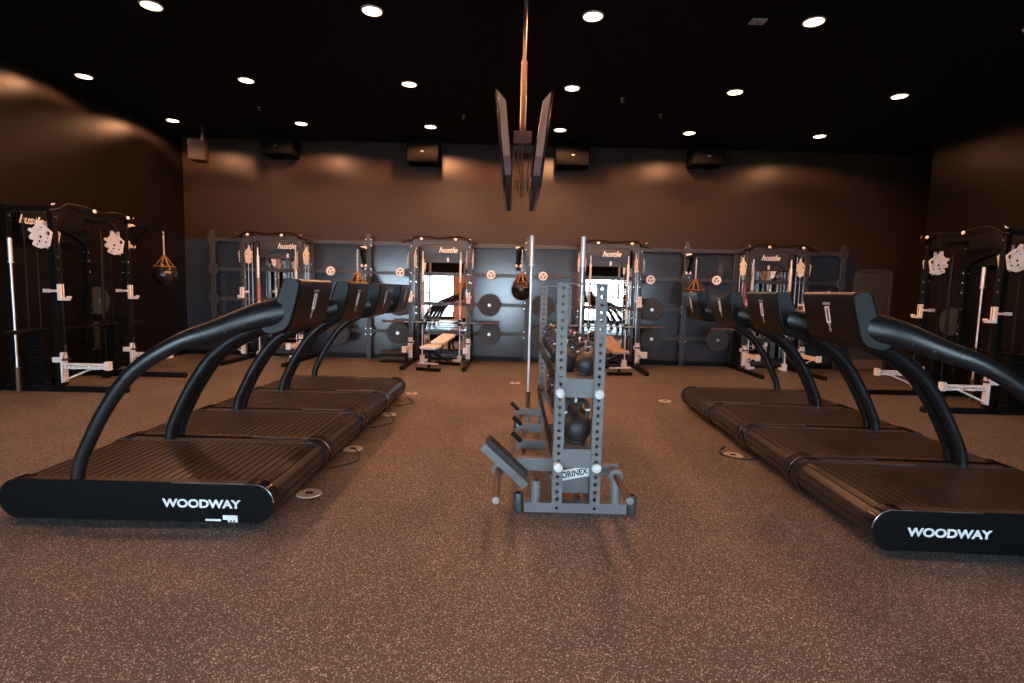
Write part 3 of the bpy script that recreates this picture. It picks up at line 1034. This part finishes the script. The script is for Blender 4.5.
# ------------------------------------------------------------------ kettlebell storage rack
kr = thing('storage_rack', 'blue-grey perforated storage rack full of kettlebells in the central aisle', 'storage rack', (.455, 3.56, 0))
KL = 2.18          # length towards the back wall
for y in (0, KL):
    for s in (-1, 1):
        m = MB()
        m.xf = Matrix.Translation((s * .1275, y, .07))
        m.perf(1.47, .068, .068, .052, .0125)
        m.build('upright', M['steel'], kr, 0)
        for z in (.825, .325):
            e = -1 if y == 0 else 1
            MB().lathe([(0, .050), (.018, .049), (.030, .040), (.0315, .030), (.0315, 0), (0, 0)], (s * .1275, y + e * .033, z), 20, 0,
                       Matrix.Rotation(PI / 2 * (1 if e < 0 else -1), 3, 'X')).build('bolt_cap', M['white'], kr)
    MB().box((0, y, 1.545), (.323, .068, .010)).build('top_plate', M['steel'], kr, .002)
    e = MB()
    e.xf = Matrix.Translation((-.345, y, .036)) @ Matrix.Rotation(PI / 2, 4, 'Y')
    e.box((0, 0, .345), (.068, .068, .69))
    e.xf = Matrix.Identity(4)
    for s in (-1, 1):
        e.cyl((s * .1275, y - .0345, .036), (s * .1275, y - .036, .036), .012, 10, 1)
    e.build('base_beam', [M['steel'], M['black']], kr, .004)
    for s in (-1, 1):
        hx = s * .385
        R3 = Matrix.Identity(3)
        MB().lathe([(.024, .012), (.024, .125), (.031, .125), (.033, .12), (.033, 0), (0, 0), (0, .012), (.024, .012)], (hx, y, 0), 20).build('bar_socket', M['rack'], kr)
        MB().lathe([(.024, .01), (.024, .145), (.031, .145), (.033, .14), (.033, 0), (0, 0), (0, .01), (.024, .01)], (s * .27, y + .0, .07), 20).build('bar_socket', M['steel'], kr)
    for z in (.855, .378):
        MB().box((0, y, z), (.187, .05, .13)).build('cross_plate', M['steel'], kr, .003)
for s in (-1, 1):
    m = MB().box((s * .1275, KL / 2, .036), (.066, KL - .07, .068))
    m.build('base_runner', M['steel'], kr, .004)
for z in (.922, .445):
    tr = MB().box((0, KL / 2, z - .006), (.187, KL - .05, .010))
    tr.build('shelf_tray', M['steel'], kr)
    for s in (-1, 1):
        MB().box((s * .167, KL / 2, z + .004), (.006, KL - .08, .10), rot=Matrix.Rotation(-s * .0, 3, 'Y')).build('shelf_lip', M['black'], kr, .002)

def make_kettlebell(bands):
    t = thing('kettlebell', '', 'kettlebell', group='kettlebells on the storage rack')
    pr = [(0, 0), (.060, 0), (.068, .006)]
    for k in range(4, 17):
        a = -PI / 2 + k * PI / 18
        pr.append((.098 * math.cos(a), .092 + .098 * math.sin(a)))
    pr += [(.02, .19), (0, .191)]
    MB().lathe(pr, n=28).build('bell', M['iron'], t)
    hpth = smooth([(-.062, 0, .150), (-.076, 0, .20), (-.064, 0, .248), (-.03, 0, .268), (.03, 0, .268), (.064, 0, .248), (.076, 0, .20), (.062, 0, .150)], 4)
    hd = MB().tube(hpth, .0165, 12, ref=(0, 1, 0)).build('handle', M['iron'], t, ang=60)
    def band(i0, i1, m):
        MB().tube(hpth[i0:i1], .0180, 12, ref=(0, 1, 0)).build('colour_band', m, hd)
    band(3, 5, bands[0])
    band(13, 15, bands[1]) if bands[2] is None else band(23, 25, bands[1])
    if bands[2] is not None:
        band(13, 15, bands[2])
    return t
kinds = {'w': make_kettlebell((M['white'], M['white'], M['white'])), 'p': make_kettlebell((M['purple'], M['white'], None)),
         'k': make_kettlebell((M['white'], M['pink'], None)), 'y': make_kettlebell((M['purple'], M['yellow'], None))}
CN = {'w': 'white-banded', 'p': 'purple-banded', 'k': 'pink-and-white-banded', 'y': 'amber-banded'}
used = set()
rank = ['nearest the end posts', 'second from the near end', 'third from the near end', 'fourth from the near end', 'fifth from the near end', 'sixth from the near end',
        'seventh from the near end', 'eighth from the near end']
def kb(kind, x, y, z, rz, lab, sc=1.0):
    loc = (.455 + x, 3.56 + y, z)
    if kind in used:
        o = dup(kinds[kind], loc, rz, lab)
    else:
        used.add(kind)
        o = kinds[kind]
        o.location = loc
        o.rotation_euler.z = rz
        o['label'] = lab
    o.scale = (sc, sc, sc)
# upper shelf: a staggered double line of small bells
up = [('p', -.056), ('k', .062), ('w', -.056), ('w', .060), ('y', -.058), ('w', .060), ('p', -.056), ('k', .060), ('y', -.056), ('w', .060), ('w', -.056), ('p', .06)]
for i, (k, x) in enumerate(up):
    kb(k, x, .14 + (i // 2) * .335 + (.167 if i % 2 == 0 else 0), .921, .25 if i % 2 == 0 else -.35,
       'upper shelf %s kettlebell, %s, on the %s side' % (CN[k], rank[i // 2], 'bench' if i % 2 else 'hanging bag'), .80 + .03 * (i % 3))
lo = ['w', 'y', 'w', 'p', 'w', 'y', 'w']
for i, k in enumerate(lo):
    kb(k, .006 * (-1) ** i, .16 + i * .30, .444, .18 * (-1) ** i, 'lower shelf %s kettlebell, %s' % (CN[k], rank[i]), 1.10 if i == 0 else 1.0)

# tall chrome barbells standing in the far sockets
def make_barbell():
    t = thing('barbell', '', 'barbell', group='barbells standing in the rack sockets')
    MB().cyl((0, 0, .33), (0, 0, 1.70), .0130, 14).build('shaft', M['chrome'], t)
    MB().cyl((0, 0, 1.70), (0, 0, 2.00), .0240, 16).cyl((0, 0, 1.688), (0, 0, 1.703), .034, 16).build('upper_sleeve', M['chrome'], t)
    MB().cyl((0, 0, 0.012), (0, 0, .33), .0235, 16).cyl((0, 0, .327), (0, 0, .342), .034, 16).build('lower_sleeve', M['pole'], t)
    return t
bb = make_barbell()
bb.location = (.455 - .27, 3.56 + KL, 0.07)
bb['label'] = 'tall chrome barbell standing in front of the hanging black punch bag'
dup(bb, (.455 + .27, 3.56 + KL, .07), 0, 'tall chrome barbell standing in front of the brown-bench rack post')
o = dup(bb, (-6.40, 6.92, 0), 0, 'chrome barbell standing at the near side of the black rack by the stickered treadmills', 'barbells standing by the side racks')
o2 = dup(bb, (6.88, 7.98, 0), 0, 'chrome barbell standing inside the black rack by the treadmills without stickers', 'barbells standing by the side racks')

# arm attachments parked along the side of the storage rack
def make_jammer(lab, y, z, dx, angled, rz=0):
    t = thing('arm_attachment', lab, 'rack attachment', (.455 - .187, y, z), rz, 'arm attachments parked on the storage rack')
    if angled:
        a = MB()
        R = Matrix.Rotation(-math.radians(-42), 3, 'Y')
        a.box((-.30, -.06, .02), (.40, .085, .055), rot=R)
        a.build('angled_arm', M['steel'], t, .004)
        MB().box((-.285, -.0, .062), (.36, .13, .04), rot=R).build('arm_pad', M['rubber'], t, .008)
        MB().box((-.10, .05, -.0), (.34, .06, .09)).build('cross_arm', M['steel'], t, .004)
    else:
        MB().box((-dx / 2 + .01, .02, .0), (dx, .05, .075)).build('cross_arm', M['steel'], t, .004)
        MB().box((-dx - .01, .03, .03), (.17, .04, .035), rot=Matrix.Rotation(.75, 3, 'Y')).build('angled_arm', M['black'], t, .004)
    px = -dx
    pl = .56 if angled else .36
    MB().cyl((px, .0, -.03), (px, -pl, -.03), .021, 16).build('peg', M['pole'], t)
    MB().lathe([(.021, -.012), (.045, -.012), (.047, -.006), (.047, .012), (.021, .014), (.021, -.012)], (px, .0, -.03), 22, 0, Matrix.Rotation(PI / 2, 3, 'X')).build('collar', M['steel'], t)
    MB().cyl((px, -pl, -.03), (px, -pl - .008, -.03), .0215, 16).build('peg_end', M['satin'], t)
    return t
make_jammer('attachment with angled blue-grey bar and black pad low on the kettlebell rack', 3.62, .295, .34, True)
make_jammer('short peg attachment behind the angled padded bar, nearest of the small ones', 4.10, .30, .18, False, .0)
make_jammer('short peg attachment midway along the storage rack by the tall bar', 4.62, .30, .17, False, .0)
make_jammer('short peg attachment at the far end of the storage rack by the tall bar', 5.22, .30, .19, False, .0)
ra_ = thing('arm_attachment', 'arm attachment with a white lettered plate showing between the near posts', 'rack attachment', (.455, 3.56, 0), 0, 'arm attachments parked on the storage rack')
ar = MB().box((.005, .11, .222), (.36, .05, .085), rot=Matrix.Rotation(-.21, 3, 'Y')).box((.03, .13, .14), (.30, .06, .10)).box((.235, .09, .275), (.14, .05, .07), rot=Matrix.Rotation(-.21, 3, 'Y'))
arm_ = ar.build('arm_bar', M['steel'], ra_, .004)
MB().box((.0, .082, .240), (.225, .006, .074), rot=Matrix.Rotation(-.21, 3, 'Y')).build('name_plate', M['sticker'], arm_)
text('lettering', 'SORINEX', .058, (-.012, .0785, .237), (PI / 2, -.21, 0), M['black'], arm_, sx=.86, bold=.0012, ext=.001)
MB().cyl((.265, -.04, .265), (.265, -.46, .265), .021, 16).build('peg', M['pole'], ra_)
MB().lathe([(.021, -.012), (.047, -.012), (.05, -.006), (.05, .012), (.021, .014), (.021, -.012)], (.265, -.03, .265), 22, 0, Matrix.Rotation(PI / 2, 3, 'X')).build('collar', M['steel'], ra_)
MB().cyl((.265, -.46, .265), (.265, -.468, .265), .0215, 16).build('peg_end', M['satin'], ra_)
MB().box((.27, .03, .265), (.07, .12, .06)).build('peg_bracket', M['steel'], ra_, .003)

# ------------------------------------------------------------------ screens hung from the ceiling
ty, txc = 5.55, .055
def make_tv(s, lab):
    t = thing('hanging_screen', lab, 'screen', (txc + s * .175, ty, 2.80), 0, 'two screens hung back to back')
    t.rotation_euler = (0, s * math.radians(6.0), 0)
    MB().box((s * .022, 0, 0), (.022, 1.45, .83)).build('case', M['gloss'], t, .004)
    MB().box((s * .0345, 0, 0), (.003, 1.42, .80)).build('panel_glass', M['screen'], t)
    a, b = sorted((s * .011, -s * .050))
    # rear shell: brown upper body with a sloped top, plum band and dark foot
    top = [(s * .011, .405), (-s * .050, .315), (-s * .050, -.145), (s * .011, -.145)]
    MB().prism(top, -.72, .72, 'y').build('rear_shell', M['tv'], t, .003)
    MB().prism([(s * .011, -.145), (-s * .050, -.145), (-s * .050, -.31), (s * .011, -.31)], -.72, .72, 'y').build('lower_shell', M['purplemount'], t, .003)
    MB().prism([(s * .011, -.31), (-s * .044, -.31), (-s * .030, -.41), (s * .011, -.41)], -.72, .72, 'y').build('bottom_shell', M['black'], t, .003)
    MB().box((-s * .058, 0, .0), (.018, .40, .30)).build('mount_plate', M['black'], t, .003)
make_tv(-1, 'thin black hung screen facing the stickered treadmill row')
make_tv(1, 'thin black hung screen facing the treadmill row without stickers')
pm = thing('ceiling_mount', 'brown two-stage ceiling pole with a plum bracket between the hung screens', 'screen mount', (txc, ty, 0))
MB().cyl((0, 0, 3.04), (0, 0, 3.72), .030, 20).build('lower_tube', M['pole'], pm)
MB().cyl((0, 0, 3.72), (0, 0, 4.40), .018, 20).cyl((0, 0, 3.71), (0, 0, 3.735), .033, 20).build('upper_tube', M['pole'], pm)
MB().cyl((0, 0, 4.39), (0, 0, 4.43), .09, 24).build('ceiling_flange', M['black'], pm)
MB().box((0, 0, 2.985), (.18, .22, .12)).box((0, 0, 2.90), (.22, .10, .06)).build('bracket_box', M['purplemount'], pm, .004)
cb = MB()
for k in range(5):
    x0 = (-.06, .05, -.03, .07, .0)[k]
    cb.tube(smooth([(x0, -.08, 2.92), (x0 * 1.4, -.12, 2.78), (x0 * .5 + .02, -.12, 2.60 - .03 * k), (x0 * 1.1, -.05, 2.50 - .02 * k), (x0 * .9, .1, 2.62)], 5), .005, 6)
cb.build('loose_cable', M['tv'], pm)

# ------------------------------------------------------------------ speakers and ceiling details
sp = thing('wall_speaker', 'square brown wall speaker in the corner under the ceiling', 'speaker', (-5.90, 10.32, 3.92), math.radians(12))
MB().prism([(-.15, -.15), (.15, -.15), (.11, .15), (-.11, .15)], -.175, .175, 'z').build('cabinet', M['speaker'], sp, .008)
MB().box((0, -.152, 0), (.27, .006, .32)).build('grille', M['speaker'], sp, .002)
MB().sphere((.03, -.156, -.125), .010, n=8).build('badge', M['bolt'], sp)
MB().box((0, .17, .06), (.05, .12, .05)).box((0, .20, .28), (.05, .05, .46)).build('bracket', M['black'], sp, .003)
def box_speaker(lab, x, z, wd, hh, y=11.05):
    t = thing('ceiling_box', lab, 'speaker', (x, y, z), 0, 'dark boxes along the top of the back wall')
    MB().box((0, 0, 0), (wd, .46, hh)).build('cabinet', M['matte'], t, .012)
    MB().box((0, -.234, .0), (wd * .94, .008, hh * .88)).build('grille', M['matte'], t, .003)
    MB().box((.0, -.241, -.01), (.06, .004, .018)).build('badge', M['grey'], t)
    return t
box_speaker('dark box on the back wall top beside the hung screens, treadmill sticker side', -1.84, 4.16, .62, .42)
box_speaker('dark box on the back wall top beside the hung screens, bench side', 1.10, 4.16, .66, .41)
box_speaker('dark box high on the back wall next to the square corner speaker', -4.70, 4.20, .60, .32)
box_speaker('dark box high on the back wall nearest the grey door', 3.75, 4.20, .60, .32)
dt = thing('ceiling_sensor', 'small pale square plate on the ceiling', 'sensor', (2.55, 6.09, H))
MB().box((0, 0, -.008), (.16, .12, .016)).build('cover', M['grey'], dt, .003)
MB().sphere((0, 0, -.016), .012, n=8).build('lens', M['black'], dt)
def sprinkler(lab, x, y):
    t = thing('sprinkler_head', lab, 'sprinkler', (x, y, H), 0, 'ceiling sprinklers')
    MB().lathe([(0, 0), (.035, 0), (.035, -.008), (.012, -.014), (.012, -.05), (0, -.05)], n=16).build('body', M['satin'], t)
    MB().lathe([(0, -.055), (.025, -.055), (.025, -.052), (0, -.052)], n=16).build('deflector', M['satin'], t)
sprinkler('small ceiling sprinkler between the two middle lamp columns by the pole', -.92, 9.5)
sprinkler('small ceiling sprinkler between two lamps on the hung screen bench side', 1.58, 8.5)
sprinkler('small ceiling sprinkler near the back wall beside the fifth lamp column', 2.35, 9.2)
sprinkler('small ceiling sprinkler near the corner speaker', -4.3, 9.3)

# ------------------------------------------------------------------ floor boxes and power cords
fbx = [(-1.43, 3.76, 'round metal floor socket beside the stickered treadmill'), (-1.44, 4.86, 'round metal floor socket by the second treadmill of the stickered row'),
       (-1.43, 6.25, 'round metal floor socket by the third treadmill of the stickered row'), (-1.40, 7.55, 'round metal floor socket at the far end of the stickered row'),
       (2.16, 7.45, 'round metal floor socket at the far end of the other treadmill row'), (2.10, 4.95, 'round metal floor socket under the belt ends of the other treadmill row'),
       (.065, 8.64, 'round metal floor socket in the open aisle before the back wall')]
t0 = thing('floor_socket', '', 'floor socket', group='metal floor sockets')
MB().lathe([(0, .006), (.05, .006), (.055, .009), (.085, .007), (.09, 0), (0, 0)], n=28).build('cover_plate', M['socket'], t0)
MB().box((0, 0, .008), (.05, .03, .008)).build('plug_lid', M['black'], t0)
for i, (x, y, lab) in enumerate(fbx):
    if i == 0:
        t0.location = (x, y, 0)
        t0['label'] = lab
    else:
        dup(t0, (x, y, 0), 0, lab)
for i, (x0, y0, x1, y1, lab) in enumerate(((-1.43, 4.86, -1.47, 4.30, 'black power cord looping by the second treadmill of the stickered row'),
                                           (-1.43, 6.25, -1.47, 5.6, 'black power cord looping by the third treadmill of the stickered row'),
                                           (-1.40, 7.2, -1.47, 6.7, 'black power cord looping by the far treadmill of the stickered row'),
                                           (2.12, 5.2, 2.30, 4.8, 'black power cord lying by the belt ends of the other row'))):
    s = 1 if x0 < 0 else -1
    o = MB().tube(smooth([(x0, y0, .012), (x0 + s * .10, (y0 * 2 + y1) / 3, .008), (x0 + s * .12, (y0 + 2 * y1) / 3, .008), (x0 - s * .02, y1, .01), (x1, y1 + .05, .008)], 6), .006, 6).build('power_cord', M['rubber'])
    tag(o, lab, 'power cord', 'treadmill power cords')
